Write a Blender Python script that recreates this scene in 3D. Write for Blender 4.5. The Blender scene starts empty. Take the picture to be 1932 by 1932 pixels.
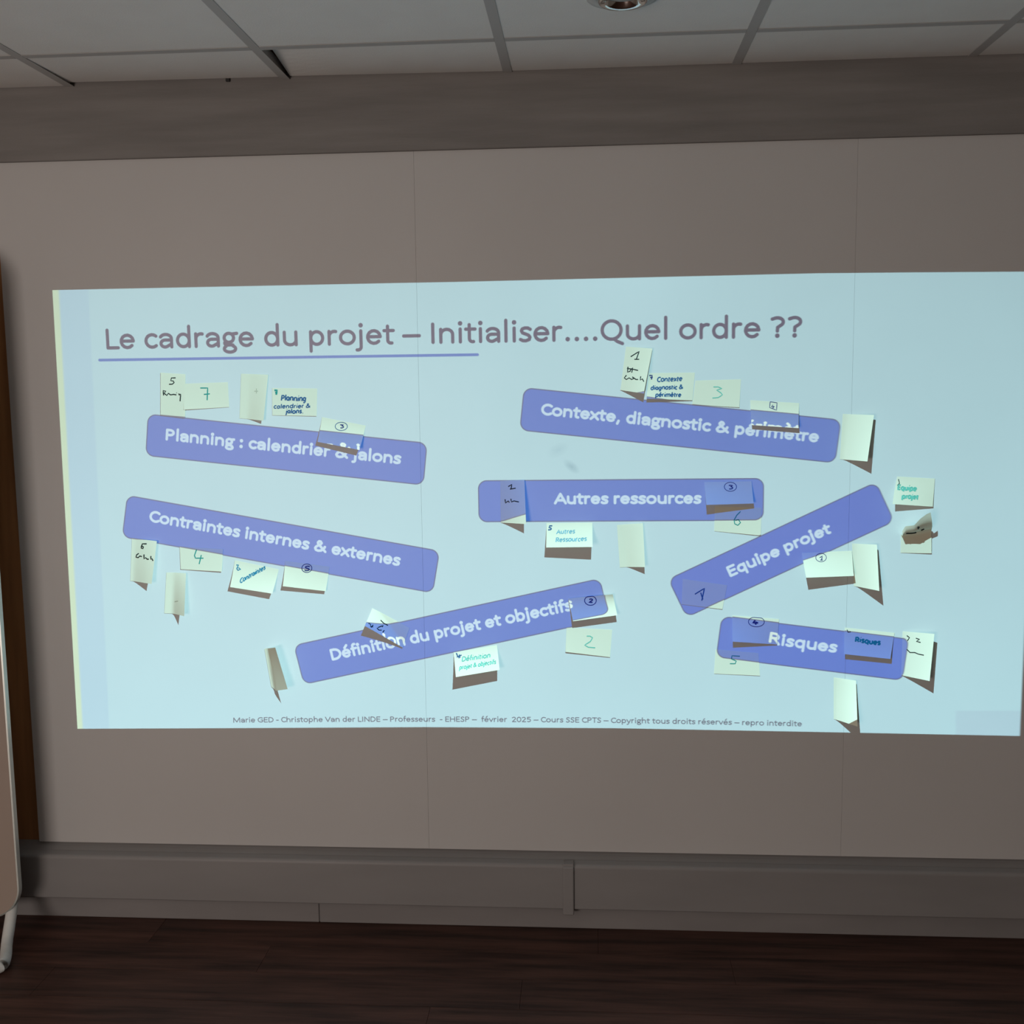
import bpy, bmesh, math, random
import numpy as np
from mathutils import Vector, Matrix

random.seed(4)
PI = math.pi
S = bpy.context.scene
COL = S.collection

# ------------------------------------------------------------------ camera
# wall face y = 0, camera at y < 0, z = 0 is the wooden floor
CAM_R = np.array([[0.99745595, 0.00409387, 0.07116795],
                  [0.0701926, 0.1177507, -0.99055932],
                  [-0.0124353, 0.99303475, 0.11716378]])
CAM_C = np.array([0.46715, -2.95824, 1.56265])
CAM_F = 2017.05
cam = bpy.data.objects.new('camera', bpy.data.cameras.new('camera'))
COL.objects.link(cam)
cam.data.sensor_width = 36.0
cam.data.sensor_fit = 'HORIZONTAL'
cam.data.lens = 36.0 * CAM_F / 1932.0
cam.data.clip_start = 0.02
mw = Matrix.Identity(4)
for i in range(3):
    for j in range(3):
        mw[i][j] = float(CAM_R[i, j])
    mw[i][3] = float(CAM_C[i])
cam.matrix_world = mw
S.camera = cam

def un(x, y, h=0.0):
    """photograph pixel -> point in the room at distance h in front of the board face"""
    d = CAM_R @ np.array([(x - 966) / CAM_F, -(y - 966) / CAM_F, -1.0])
    t = (-h - CAM_C[1]) / d[1]
    return CAM_C + t * d

def unz(x, y, z):
    d = CAM_R @ np.array([(x - 966) / CAM_F, -(y - 966) / CAM_F, -1.0])
    return CAM_C + (z - CAM_C[2]) / d[2] * d

def pj(P):
    d = (np.asarray(P) - CAM_C) @ CAM_R
    return np.array([966 - CAM_F * d[0] / d[2], 966 + CAM_F * d[1] / d[2]])

# ------------------------------------------------------------------ world, daylight, exposure
S.view_settings.view_transform = 'Standard'
S.view_settings.look = 'None'
S.view_settings.gamma = 1.0
S.view_settings.exposure = 0.0
S.view_settings.use_curve_mapping = False
S.cycles.max_bounces = 8
S.cycles.diffuse_bounces = 5
S.cycles.caustics_reflective = False
S.cycles.caustics_refractive = False
world = bpy.data.worlds.new('room_ambient')
S.world = world
world.use_nodes = True
wb = world.node_tree.nodes['Background']
wb.inputs[0].default_value = (1.0, 0.80, 0.68, 1)
wb.inputs[1].default_value = 0.08

def area(name, loc, target, sx, sy, power, color):
    l = bpy.data.lights.new(name, 'AREA')
    l.shape = 'RECTANGLE'; l.size = sx; l.size_y = sy
    l.energy = power; l.color = color
    o = bpy.data.objects.new(name, l)
    COL.objects.link(o)
    o.location = loc
    o.rotation_euler = (Vector(target) - Vector(loc)).to_track_quat('-Z', 'Y').to_euler()
    return o
# window daylight from behind left, then a fill added for the ceiling
area('daylight_fill', (-1.0, -3.7, 1.25), (-0.7, 0.0, 1.0), 1.0, 1.2, 3.4, (1.0, 0.80, 0.68))
area('daylight_fill', (-1.5, -4.7, 0.8), (-0.35, -1.7, 2.4), 1.4, 1.0, 50.0, (1.0, 0.86, 0.78))  # added fill set low and aimed up to brighten the ceiling

# ------------------------------------------------------------------ projector light (the slide image is made in section SLIDE)
PRJ = np.array([0.60, 1.25, 2.335])      # x, distance from the board, z
PRJ_K = 1.0
# ------------------------------------------------------------------ stroke letters
def A(cx, cy, rx, ry, a0, a1, n=12):
    return [(cx + rx * math.cos(math.radians(a0 + (a1 - a0) * k / n)),
             cy + ry * math.sin(math.radians(a0 + (a1 - a0) * k / n))) for k in range(n + 1)]
def RING(cx, cy, rx, ry): return A(cx, cy, rx, ry, 0, 360, 22)
def DOT(x, y): return [(x, y)]
_s = [(330, 385), (270, 425), (190, 430), (110, 400), (88, 340), (118, 280), (200, 245), (285, 205), (322, 145), (300, 75), (215, 40), (130, 42), (60, 80)]
_a = [A(225, 300, 165, 130, 155, 0) + [(390, 40)], [(390, 255), (220, 255)] + A(200, 148, 118, 108, 90, 290) + [(390, 130)]]
_e = [[(72, 245), (425, 245)] + A(248, 235, 178, 195, 5, 318)]
_amp = [[(610, 45), (200, 440), (180, 520), (240, 600), (320, 590), (370, 510), (320, 420), (130, 270), (80, 170), (130, 70), (240, 38), (380, 70), (500, 180), (560, 320)]]
G = {
 ' ': (226, []), 'a': (479, _a), 'b': (525, [[(95, 670), (95, 40)], RING(265, 235, 170, 195)]),
 'c': (423, [A(250, 235, 180, 195, 50, 310)]), 'd': (525, [[(425, 670), (425, 40)], RING(255, 235, 170, 195)]),
 'e': (498, _e), 'f': (305, [[(60, 425), (290, 425)], [(135, 40), (135, 560)] + A(225, 560, 90, 110, 180, 70)]),
 'g': (471, [RING(220, 290, 135, 140), [(300, 405), (450, 425)], [(125, 190)] + A(150, 125, 55, 55, 130, 260) + [(330, 65)] + A(240, -50, 165, 105, 55, -225) + [(150, 55)]]),
 'h': (525, [[(95, 670), (95, 40)], A(260, 270, 165, 160, 180, 0) + [(425, 40)]]),
 'i': (229, [[(115, 430), (115, 40)], DOT(115, 605)]),
 'j': (239, [[(120, 430), (120, -60)] + A(20, -60, 100, 95, 0, -100), DOT(120, 605)]),
 'l': (229, [[(115, 670), (115, 40)]]),
 'm': (799, [[(95, 430), (95, 40)], A(245, 290, 150, 140, 180, 0) + [(395, 40)], A(545, 290, 150, 140, 180, 0) + [(695, 40)]]),
 'n': (525, [[(95, 430), (95, 40)], A(262, 270, 165, 160, 180, 0) + [(427, 40)]]),
 'o': (527, [RING(263, 235, 195, 195)]), 'p': (525, [[(95, 430), (95, -165)], RING(265, 235, 170, 195)]),
 'q': (525, [[(425, 430), (425, -165)], RING(255, 235, 170, 195)]),
 'r': (349, [[(95, 430), (95, 40)], A(245, 270, 150, 160, 180, 75)]), 's': (391, [_s]),
 't': (335, [[(140, 560), (140, 130)] + A(230, 130, 90, 90, 180, 285), [(40, 425), (300, 425)]]),
 'u': (525, [[(95, 430), (95, 190)] + A(260, 190, 165, 150, 180, 360), [(425, 430), (425, 40)]]),
 'v': (452, [[(40, 430), (226, 40), (412, 430)]]), 'x': (433, [[(45, 430), (390, 40)], [(390, 430), (45, 40)]]),
 'y': (453, [[(40, 430), (230, 45)], [(412, 430), (200, -80), (130, -155), (50, -150)]]),
 'L': (420, [[(95, 595), (95, 40), (395, 40)]]), 'I': (252, [[(126, 595), (126, 40)]]),
 'Q': (662, [RING(325, 318, 260, 278), [(390, 50), (480, -30), (620, -95)]]),
 '?': (463, [[(60, 560)] + A(200, 470, 155, 125, 115, -45) + [(205, 310), (200, 200)], DOT(200, 60)]),
 'P': (517, [[(95, 40), (95, 595), (240, 595)] + A(240, 450, 185, 145, 90, -90) + [(95, 305)]]),
 'R': (543, [[(95, 40), (95, 595), (240, 595)] + A(240, 450, 185, 145, 90, -90) + [(95, 305)], [(260, 305), (470, 40)]]),
 'C': (533, [A(330, 318, 265, 278, 50, 310)]), 'A': (579, [[(30, 40), (290, 595), (550, 40)], [(115, 215), (465, 215)]]),
 'E': (488, [[(420, 595), (95, 595), (95, 40), (420, 40)], [(95, 325), (390, 325)]]),
 'D': (615, [[(95, 40), (95, 595), (240, 595)] + A(240, 318, 300, 277, 90, -90) + [(95, 40)]]),
 'M': (855, [[(95, 40), (120, 595), (427, 80), (735, 595), (760, 40)]]),
 'G': (631, [A(345, 318, 285, 278, 50, 320) + [(560, 110), (560, 300), (380, 300)]]),
 'V': (567, [[(30, 595), (283, 40), (537, 595)]]), 'N': (646, [[(95, 40), (95, 595), (550, 40), (550, 595)]]),
 'H': (623, [[(95, 40), (95, 595)], [(530, 40), (530, 595)], [(95, 325), (530, 325)]]),
 'S': (459, [[(x * 1.15, 40 + (y - 40) * 1.42) for x, y in _s]]), 'T': (487, [[(25, 595), (465, 595)], [(245, 595), (245, 40)]]),
 '0': (507, [RING(253, 318, 190, 278)]), '2': (507, [[(80, 520)] + A(240, 445, 150, 150, 145, -30) + [(80, 45), (430, 45)]]),
 '5': (507, [[(400, 595), (120, 595), (105, 350)] + A(230, 220, 185, 170, 115, -130)]),
 '–': (498, [[(30, 250), (468, 250)]]), '-': (306, [[(50, 250), (256, 250)]]),
 '.': (252, [DOT(126, 65)]), ':': (267, [DOT(133, 65), DOT(133, 400)]), ',': (250, [[(135, 75), (85, -90)]]), '&': (682, _amp),
 # figures and letters as written by hand
 '1': (420, [[(40, 380), (260, 620), (230, 40)], [(110, 40), (330, 50)]]),
 '3': (440, [[(60, 570), (330, 600), (190, 370)] + A(190, 210, 160, 165, 80, -120)]),
 '4': (460, [[(210, 620), (70, 260), (420, 250)], [(300, 420), (260, -20)]]),
 '6': (440, [[(330, 610), (160, 480), (90, 240)] + A(230, 190, 145, 150, 180, -170)]),
 '7': (440, [[(50, 590), (350, 590), (320, 0)], [(170, 310), (430, 330)]]),
}
for _c, _b, _p in (('é', 'e', [(215, 560), (330, 690)]), ('è', 'e', [(270, 560), (155, 690)])):
    G[_c] = (G[_b][0], G[_b][1] + [_p])
HAND = dict(G)
HAND['a'] = (480, [RING(220, 235, 150, 180), [(375, 420), (380, 40), (440, 50)]])
HAND['g'] = (480, [RING(220, 235, 150, 180), [(375, 420), (365, -60), (270, -170), (120, -130)]])
HAND['5'] = (440, [[(380, 600), (150, 590), (130, 360), (270, 330), (330, 200), (240, 60), (60, 50)]])
HAND['Q'] = G['Q']

def layout(text, font=G):
    """strokes of a line of text in units of one em, and its ink extent"""
    out, x = [], 0.0
    for ch in text:
        w, st = font[ch]
        for s in st:
            out.append([((x + a) / 1000.0, b / 1000.0) for a, b in s])
        x += w
    xs = [p[0] for s in out for p in s]
    return out, min(xs), max(xs)
# ------------------------------------------------------------------ SLIDE: the picture the projector throws on the board
def lin(*c):
    return np.array([(v / 255 / 12.92) if v / 255 <= 0.04045 else ((v / 255 + 0.055) / 1.055) ** 2.4 for v in c])
AMB = np.array([0.150, 0.128, 0.112])
SX0, SX1, SZ0, SZ1 = -1.10, 1.72, 0.53, 1.89
RES = 1000.0                                  # texels per metre
IW, IH = int((SX1 - SX0) * RES), int((SZ1 - SZ0) * RES)
img = np.zeros((IH, IW, 3), np.float32)       # row 0 = bottom
def w2t(P): return np.array([(P[0] - SX0) * RES, (P[-1] - SZ0) * RES])
def pt(x, y): return w2t(un(x, y)[[0, 2]])
def cov_poly(path, width):
    """coverage of a polyline of a given width (texels)"""
    path = [np.asarray(p, float) for p in path]
    if len(path) == 1: path = path * 2
    allp = np.array(path); r = width / 2 + 1.5
    x0, y0 = np.maximum(np.floor(allp.min(0) - r).astype(int), 0)
    x1 = min(int(allp[:, 0].max() + r) + 2, IW); y1 = min(int(allp[:, 1].max() + r) + 2, IH)
    if x1 <= x0 or y1 <= y0: return None
    X, Y = np.meshgrid(np.arange(x0, x1) + .5, np.arange(y0, y1) + .5)
    d2 = np.full(X.shape, 1e9)
    for a, b in zip(path[:-1], path[1:]):
        ab = b - a; L = ab @ ab
        t = np.clip(((X - a[0]) * ab[0] + (Y - a[1]) * ab[1]) / L, 0, 1) if L > 1e-9 else 0 * X
        d2 = np.minimum(d2, (X - a[0] - t * ab[0]) ** 2 + (Y - a[1] - t * ab[1]) ** 2)
    return (slice(y0, y1), slice(x0, x1)), np.clip(0.5 + width / 2 - np.sqrt(d2), 0, 1)
def paint(c, col):
    if c is None: return
    sl, a = c
    img[sl] = img[sl] * (1 - a[..., None]) + a[..., None] * np.maximum(lin(*col) - AMB, 0.0)
def fill_quad(q, col, edge=1.0):
    """convex polygon given by photograph pixels, any orientation"""
    P = np.array([pt(*a) for a in q])
    if sum(P[i][0] * P[(i + 1) % len(P)][1] - P[(i + 1) % len(P)][0] * P[i][1] for i in range(len(P))) < 0: P = P[::-1]
    X, Y = np.meshgrid(np.arange(IW) + .5, np.arange(IH) + .5)
    a = np.ones(X.shape)
    for i in range(len(P)):
        e = P[(i + 1) % len(P)] - P[i]; e = e / np.linalg.norm(e)
        a = np.minimum(a, np.clip(0.5 + ((X - P[i][0]) * -e[1] + (Y - P[i][1]) * e[0]) / edge, 0, 1))
    return (slice(0, IH), slice(0, IW)), a
def write(text, p0, p1, em_px, weight, col, mid=None):
    st, a, b = layout(text)
    P0, P1 = pt(*p0), pt(*p1)
    M = None if mid is None else pt(*mid)
    L = np.linalg.norm(P1 - P0); sx = L / (b - a)
    sy = em_px * np.linalg.norm(pt(p0[0], p0[1]) - pt(p0[0], p0[1] - 10)) / 10
    ux = (P1 - P0) / L; uy = np.array([-ux[1], ux[0]])
    bow = 0.0 if M is None else (M - P0) @ uy
    for s in st:
        path = []
        for x, y in s:
            u = (x - a) / (b - a)
            path.append(P0 + ux * (x - a) * sx + uy * ((y) * sy + 4 * u * (1 - u) * bow))
        paint(cov_poly(path, weight * (1.35 if len(s) == 1 else 1)), col)
def box(corners, fillc, r_px=17):
    P = [pt(*c) for c in corners]                     # TL TR BR BL
    c = sum(P) / 4; ux = (P[1] - P[0] + P[2] - P[3]) / 2; w = np.linalg.norm(ux); ux = ux / w
    uy = np.array([-ux[1], ux[0]]); h = abs((P[0] - P[3] + P[1] - P[2]) / 2 @ uy); r = r_px * 1.45
    X, Y = np.meshgrid(np.arange(IW) + .5 - c[0], np.arange(IH) + .5 - c[1])
    qx = np.abs(X * ux[0] + Y * ux[1]) - w / 2 + r; qy = np.abs(X * uy[0] + Y * uy[1]) - h / 2 + r
    d = np.hypot(np.maximum(qx, 0), np.maximum(qy, 0)) + np.minimum(np.maximum(qx, qy), 0) - r
    full = (slice(0, IH), slice(0, IW))
    paint((full, np.clip(0.5 - d, 0, 1)), (98, 116, 152))
    paint((full, np.clip(0.5 - d - 2.9, 0, 1)), fillc)

# background with the bowed upper and lower border of a short-throw picture
bx = [100, 740, 860, 1300, 1540, 1700, 1932, 1990]; top = [548, 534.8, 532.6, 522, 516.3, 514.8, 513.2, 513]
tx = [146, 420, 800, 1160, 1540, 1924]; bot = [1375, 1373.9, 1371.9, 1373.9, 1381, 1388.6]
Pt = np.array([pt(x, y) for x, y in zip(bx, top)]); Pb = np.array([pt(x, y) for x, y in zip(tx, bot)])
XX, YY = np.meshgrid(np.arange(IW) + .5, np.arange(IH) + .5)
ztop = np.interp(XX[0], Pt[:, 0], Pt[:, 1]); zbot = np.interp(XX[0], Pb[:, 0], Pb[:, 1])
xl0, xl1 = pt(99, 548)[0], pt(146, 1375)[0]; xr = pt(1924, 1389)[0]
fy = YY / IH; xleft = xl1 + (xl0 - xl1) * fy
inside = np.clip(.5 + ztop[None] - YY, 0, 1) * np.clip(.5 + YY - zbot[None], 0, 1) * np.clip(.5 + XX - xleft, 0, 1) * np.clip(.5 + xr - XX, 0, 1)
img[:] = (lin(187, 226, 234) - AMB)[None, None]
paint(fill_quad([(90, 530), (166, 530), (207, 1390), (130, 1390)], (192, 220, 233), 3.0), (181, 219, 233))
paint(fill_quad([(85, 530), (110, 530), (157, 1390), (125, 1390)], (0, 0, 0), 6.0), (206, 233, 203))
paint(fill_quad([(1803, 1341), (1940, 1341), (1940, 1400), (1803, 1400)], (0, 0, 0), 3.0), (183, 217, 228))
BOXC = (88, 137, 213)
box([(281.5, 781.3), (808, 835.8), (798, 916.2), (271.5, 860.2)], BOXC)
box([(990, 731.4), (1587, 792), (1577, 874.6), (978, 812.5)], BOXC)
box([(901.5, 906.8), (1441, 902), (1441.5, 983), (903, 985.5)], BOXC)
box([(244, 934.4), (832.7, 1040), (814.5, 1118.8), (225.5, 1013.5)], BOXC)
box([(551.5, 1217.7), (1129, 1091.5), (1153.4, 1168), (575, 1291.5)], BOXC)
box([(1254.4, 1095), (1647, 912), (1694.3, 981.4), (1300.6, 1163.5)], (80, 133, 214))
box([(1361.5, 1162), (1716, 1205.6), (1705, 1284.6), (1350, 1241)], (82, 135, 216))
write('Le cadrage du projet – Initialiser....Quel ordre ??', (204, 659.5), (1510, 637), 60, 9.2, (98, 104, 124))
paint(cov_poly([pt(188, 680), pt(901, 669.8)], 7.6), (100, 138, 205))
WH = (200, 230, 250)
write('Planning : calendrier & jalons', (314.5, 830.5), (754, 875.5), 32, 7.3, WH)
write('Contexte, diagnostic & périmètre', (1022.5, 782.5), (1541.5, 834.5), 32, 7.3, WH)
write('Autres ressources', (1047.5, 951), (1321, 950), 31, 7.3, WH)
write('Contraintes internes & externes', (283, 984), (752, 1067.5), 32, 7.3, WH)
write('Définition du projet et objectifs', (628.5, 1245.5), (1079, 1151.5), 32, 7.3, WH)
write('Equipe projet', (1379.5, 1087.5), (1568, 1005.5), 30, 7.3, WH)
write('Risques', (1453, 1215), (1576, 1231), 31, 7.3, WH)
write('Marie GED - Christophe Van der LINDE – Professeurs  - EHESP –  février  2025 – Cours SSE CPTS – Copyright tous droits réservés – repro interdite',
      (441, 1363.5), (1512, 1370.5), 15.0, 2.5, (88, 112, 126), mid=(970, 1362.3))
# short-throw optics: a little brighter low down, softer focus towards the right
gx = (XX / IW); gz = (YY / IH)
img *= (1.11 - 0.30 * gz - 0.10 * np.clip(gx - .45, 0, 1))[..., None]
img *= inside[..., None]
hw = 0.45 + 6.0 * np.clip(XX[0] / IW - 0.42, 0, 1) ** 1.5
cs = np.concatenate([np.zeros((IH, 1, 3)), np.cumsum(img.astype(np.float64), axis=1)], axis=1)
e = np.arange(IW + 1)
def samp(x):
    x = np.clip(x, 0, IW - 1e-6); i = x.astype(int); f = (x - i)[None, :, None]
    return cs[:, i] * (1 - f) + cs[:, np.minimum(i + 1, IW)] * f
xc = np.arange(IW) + .5
img = ((samp(xc + hw) - samp(xc - hw)) / (2 * hw)[None, :, None]).astype(np.float32)
im = bpy.data.images.new('slide_picture', IW, IH, alpha=False, float_buffer=True, is_data=True)
buf = np.ones((IH, IW, 4), np.float32); buf[..., :3] = img
im.pixels.foreach_set(buf.ravel()); im.update(); im.pack()

pl = bpy.data.lights.new('projector_beam', 'SPOT')
pl.energy = 92.0; pl.spot_size = math.radians(140); pl.spot_blend = 0.0; pl.shadow_soft_size = 0.0
pl.use_nodes = True
nt = pl.node_tree; nt.nodes.clear()
N = nt.nodes.new; Lk = nt.links.new
tc = N('ShaderNodeTexCoord'); sp = N('ShaderNodeSeparateXYZ'); Lk(tc.outputs['Normal'], sp.inputs[0])
def mth(op, a, b=None):
    m = N('ShaderNodeMath'); m.operation = op
    for k, v in enumerate((a, b)):
        if v is None: continue
        if isinstance(v, (int, float)): m.inputs[k].default_value = float(v)
        else: Lk(v, m.inputs[k])
    return m.outputs[0]
xz = mth('DIVIDE', sp.outputs[0], sp.outputs[2]); yz = mth('DIVIDE', sp.outputs[1], sp.outputs[2])
uu = mth('ADD', mth('MULTIPLY', xz, -PRJ[1] / (SX1 - SX0)), (PRJ[0] - SX0) / (SX1 - SX0))
vv = mth('ADD', mth('MULTIPLY', yz, -PRJ[1] / (SZ1 - SZ0)), (PRJ[2] - SZ0) / (SZ1 - SZ0))
cb = N('ShaderNodeCombineXYZ'); Lk(uu, cb.inputs[0]); Lk(vv, cb.inputs[1])
ti = N('ShaderNodeTexImage'); ti.image = im; ti.extension = 'CLIP'; Lk(cb.outputs[0], ti.inputs[0])
em = N('ShaderNodeEmission'); Lk(ti.outputs[0], em.inputs[0])
st = mth('DIVIDE', PRJ_K, mth('POWER', mth('ABSOLUTE', sp.outputs[2]), 3.0)); Lk(st, em.inputs[1])
out = N('ShaderNodeOutputLight'); Lk(em.outputs[0], out.inputs[0])
po = bpy.data.objects.new('projector_beam', pl); COL.objects.link(po)
po.location = (PRJ[0], -PRJ[1], PRJ[2]); po.rotation_euler = (PI / 2, 0, 0)
# ------------------------------------------------------------------ materials
def mat(name, base, rough=0.6, spec=0.3, metal=0.0, noise=None, bump=None, stretch=(1, 1, 1), extra=None):
    """base colour with optional (scale, amount) noise tint in object space and fine bump"""
    m = bpy.data.materials.new(name); m.use_nodes = True
    t = m.node_tree; b = t.nodes['Principled BSDF']
    b.inputs['Base Color'].default_value = (*base, 1)
    b.inputs['Roughness'].default_value = rough
    b.inputs['Specular IOR Level'].default_value = spec
    b.inputs['Metallic'].default_value = metal
    if noise or bump:
        co = t.nodes.new('ShaderNodeTexCoord'); mp = t.nodes.new('ShaderNodeMapping')
        mp.inputs['Scale'].default_value = stretch
        t.links.new(co.outputs['Object'], mp.inputs[0])
    if noise:
        n = t.nodes.new('ShaderNodeTexNoise'); n.inputs['Scale'].default_value = noise[0]; n.inputs['Detail'].default_value = 6
        r = t.nodes.new('ShaderNodeValToRGB'); k = noise[1]
        r.color_ramp.elements[0].position = .3; r.color_ramp.elements[1].position = .7
        r.color_ramp.elements[0].color = (*[c * (1 - k) for c in base], 1)
        r.color_ramp.elements[1].color = (*[min(1, c * (1 + k)) for c in base], 1)
        t.links.new(mp.outputs[0], n.inputs[0]); t.links.new(n.outputs[0], r.inputs[0]); t.links.new(r.outputs[0], b.inputs['Base Color'])
    if bump:
        n2 = t.nodes.new('ShaderNodeTexNoise'); n2.inputs['Scale'].default_value = bump[0]; n2.inputs['Detail'].default_value = 4
        bp = t.nodes.new('ShaderNodeBump'); bp.inputs['Strength'].default_value = bump[1]; bp.inputs['Distance'].default_value = 0.002
        t.links.new(mp.outputs[0], n2.inputs[0]); t.links.new(n2.outputs[0], bp.inputs['Height']); t.links.new(bp.outputs[0], b.inputs['Normal'])
    return m

M_BOARD = mat('whiteboard_enamel', (0.60, 0.60, 0.595), 0.42, 0.28, noise=(2.2, 0.02))
def add_smudge(m, spots):
    """dry-wipe smudges of their own shape: (x, z, radius x, radius z, strength, tilt)"""
    t = m.node_tree; b = t.nodes['Principled BSDF']
    src = b.inputs['Base Color'].links[0].from_socket
    co = t.nodes.new('ShaderNodeTexCoord')
    for (x, z, rx, rz, k, tilt) in spots:
        mp = t.nodes.new('ShaderNodeMapping'); mp.vector_type = 'TEXTURE'
        mp.inputs['Location'].default_value = (x, 0, z); mp.inputs['Rotation'].default_value = (0, tilt, 0); mp.inputs['Scale'].default_value = (rx, 1, rz)
        g = t.nodes.new('ShaderNodeTexGradient'); g.gradient_type = 'SPHERICAL'
        nz = t.nodes.new('ShaderNodeTexNoise'); nz.inputs['Scale'].default_value = 26; nz.inputs['Detail'].default_value = 5
        mu = t.nodes.new('ShaderNodeMath'); mu.operation = 'MULTIPLY'; m2 = t.nodes.new('ShaderNodeMath'); m2.operation = 'MULTIPLY'; m2.inputs[1].default_value = k * 2
        mx = t.nodes.new('ShaderNodeMix'); mx.data_type = 'RGBA'; mx.inputs['B'].default_value = (0.30, 0.33, 0.36, 1)
        t.links.new(co.outputs['Object'], mp.inputs[0]); t.links.new(mp.outputs[0], g.inputs[0]); t.links.new(co.outputs['Object'], nz.inputs[0])
        t.links.new(g.outputs[1], mu.inputs[0]); t.links.new(nz.outputs[0], mu.inputs[1]); t.links.new(mu.outputs[0], m2.inputs[0])
        t.links.new(m2.outputs[0], mx.inputs['Factor']); t.links.new(src, mx.inputs['A']); src = mx.outputs['Result']
    t.links.new(src, b.inputs['Base Color'])
s1 = un(1078, 880); s2 = un(1052, 850)
add_smudge(M_BOARD, [(s1[0], s1[2], 0.030, 0.014, 0.5, 0.7), (s2[0], s2[2], 0.035, 0.020, 0.22, -0.5)])
M_BEAM = mat('grey_beam_paint', (0.24, 0.23, 0.222), 0.7, 0.2, noise=(5, 0.16), bump=(60, 0.25), stretch=(0.35, 1, 4))
M_TRUNK = mat('grey_trunking_plastic', (0.29, 0.285, 0.285), 0.45, 0.3, noise=(3.5, 0.07), stretch=(0.5, 1, 2))
M_BASE = mat('grey_baseboard_paint', (0.28, 0.27, 0.27), 0.5, 0.3, noise=(6, 0.08), stretch=(0.5, 1, 2))
M_TILE = mat('mineral_fibre_tile', (0.80, 0.785, 0.76), 0.9, 0.1, noise=(9, 0.02), bump=(240, 0.25))
M_RAIL = mat('ceiling_rail_metal', (0.47, 0.46, 0.45), 0.5, 0.3)
M_PLEN = mat('plenum_dark_block', (0.05, 0.045, 0.04), 0.9, 0.1)  # dark colour for the light-blocking slab over the tiles
M_WOODWALL = mat('brown_wood_panelling', (0.52, 0.255, 0.11), 0.6, 0.2, noise=(4, 0.25), stretch=(6, 6, 0.5))
M_WALL = mat('painted_wall', (0.42, 0.40, 0.37), 0.8, 0.2, noise=(3, 0.03))
M_CHROME = mat('polished_chrome', (0.75, 0.73, 0.70), 0.12, 0.5, metal=1.0)
M_FLANGE = mat('lamp_flange_enamel', (0.60, 0.60, 0.58), 0.4, 0.3)
M_GLASS = mat('frosted_lamp_glass', (0.45, 0.44, 0.42), 0.35, 0.4)
M_CHART = mat('flipchart_panel_enamel', (0.42, 0.345, 0.295), 0.5, 0.25, noise=(2, 0.03))
M_ALU = mat('brushed_aluminium', (0.72, 0.76, 0.72), 0.35, 0.5, metal=0.6)
M_TUBE = mat('pale_grey_tube_enamel', (0.74, 0.76, 0.74), 0.4, 0.4, noise=(30, 0.05))
M_NOTCH = mat('notch_black', (0.04, 0.04, 0.04), 0.5, 0.3)  # black for the dark notch at the ceiling gap

def floor_mat(k):
    m = bpy.data.materials.new('dark_wood_plank'); m.use_nodes = True
    t = m.node_tree; b = t.nodes['Principled BSDF']
    co = t.nodes.new('ShaderNodeTexCoord'); mp = t.nodes.new('ShaderNodeMapping')
    mp.inputs['Scale'].default_value = (0.9, 11, 1); mp.inputs['Location'].default_value = (k * 3.7, k * 1.9, 0)
    n = t.nodes.new('ShaderNodeTexNoise'); n.inputs['Scale'].default_value = 2.6; n.inputs['Detail'].default_value = 7; n.inputs['Roughness'].default_value = 0.6
    r = t.nodes.new('ShaderNodeValToRGB')
    g = 0.94 + 0.05 * k
    r.color_ramp.elements[0].position = .35; r.color_ramp.elements[0].color = (0.036 * g, 0.0175 * g, 0.0135 * g, 1)
    r.color_ramp.elements[1].position = .68; r.color_ramp.elements[1].color = (0.120 * g, 0.055 * g, 0.040 * g, 1)
    t.links.new(co.outputs['Object'], mp.inputs[0]); t.links.new(mp.outputs[0], n.inputs[0]); t.links.new(n.outputs[0], r.inputs[0]); t.links.new(r.outputs[0], b.inputs['Base Color'])
    b.inputs['Roughness'].default_value = 0.42; b.inputs['Specular IOR Level'].default_value = 0.2
    return m
M_PLANKS = [floor_mat(k) for k in range(4)]

# ------------------------------------------------------------------ mesh helpers
def link(name, bm, m, parent=None, smooth=False, loc=None):
    me = bpy.data.meshes.new(name); bm.normal_update(); bm.to_mesh(me); bm.free()
    for mm in (m if isinstance(m, (list, tuple)) else [m]): me.materials.append(mm)
    if smooth:
        for p in me.polygons: p.use_smooth = True
    o = bpy.data.objects.new(name, me); COL.objects.link(o)
    if parent: o.parent = parent
    if loc is not None: o.location = loc
    return o
def empty(name, loc=(0, 0, 0)):
    o = bpy.data.objects.new(name, None); COL.objects.link(o); o.location = loc; o.empty_display_size = .05
    return o
def tag(o, label=None, cat=None, group=None, kind=None):
    for k, v in (('label', label), ('category', cat), ('group', group), ('kind', kind)):
        if v: o[k] = v
    return o
def bx(bm, x0, x1, y0, y1, z0, z1, bevel=0.0, seg=2):
    r = bmesh.ops.create_cube(bm, size=1.0)
    for v in r['verts']:
        v.co = Vector(((x0 + x1) / 2 + v.co.x * (x1 - x0), (y0 + y1) / 2 + v.co.y * (y1 - y0), (z0 + z1) / 2 + v.co.z * (z1 - z0)))
    if bevel:
        es = list({e for v in r['verts'] for e in v.link_edges})
        bmesh.ops.bevel(bm, geom=es, offset=bevel, segments=seg, affect='EDGES', profile=0.5)
    return bm
def box_obj(name, dims, m, parent=None, bevel=0.0, seg=2):
    return link(name, bx(bmesh.new(), *dims, bevel=bevel, seg=seg), m, parent)
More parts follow.
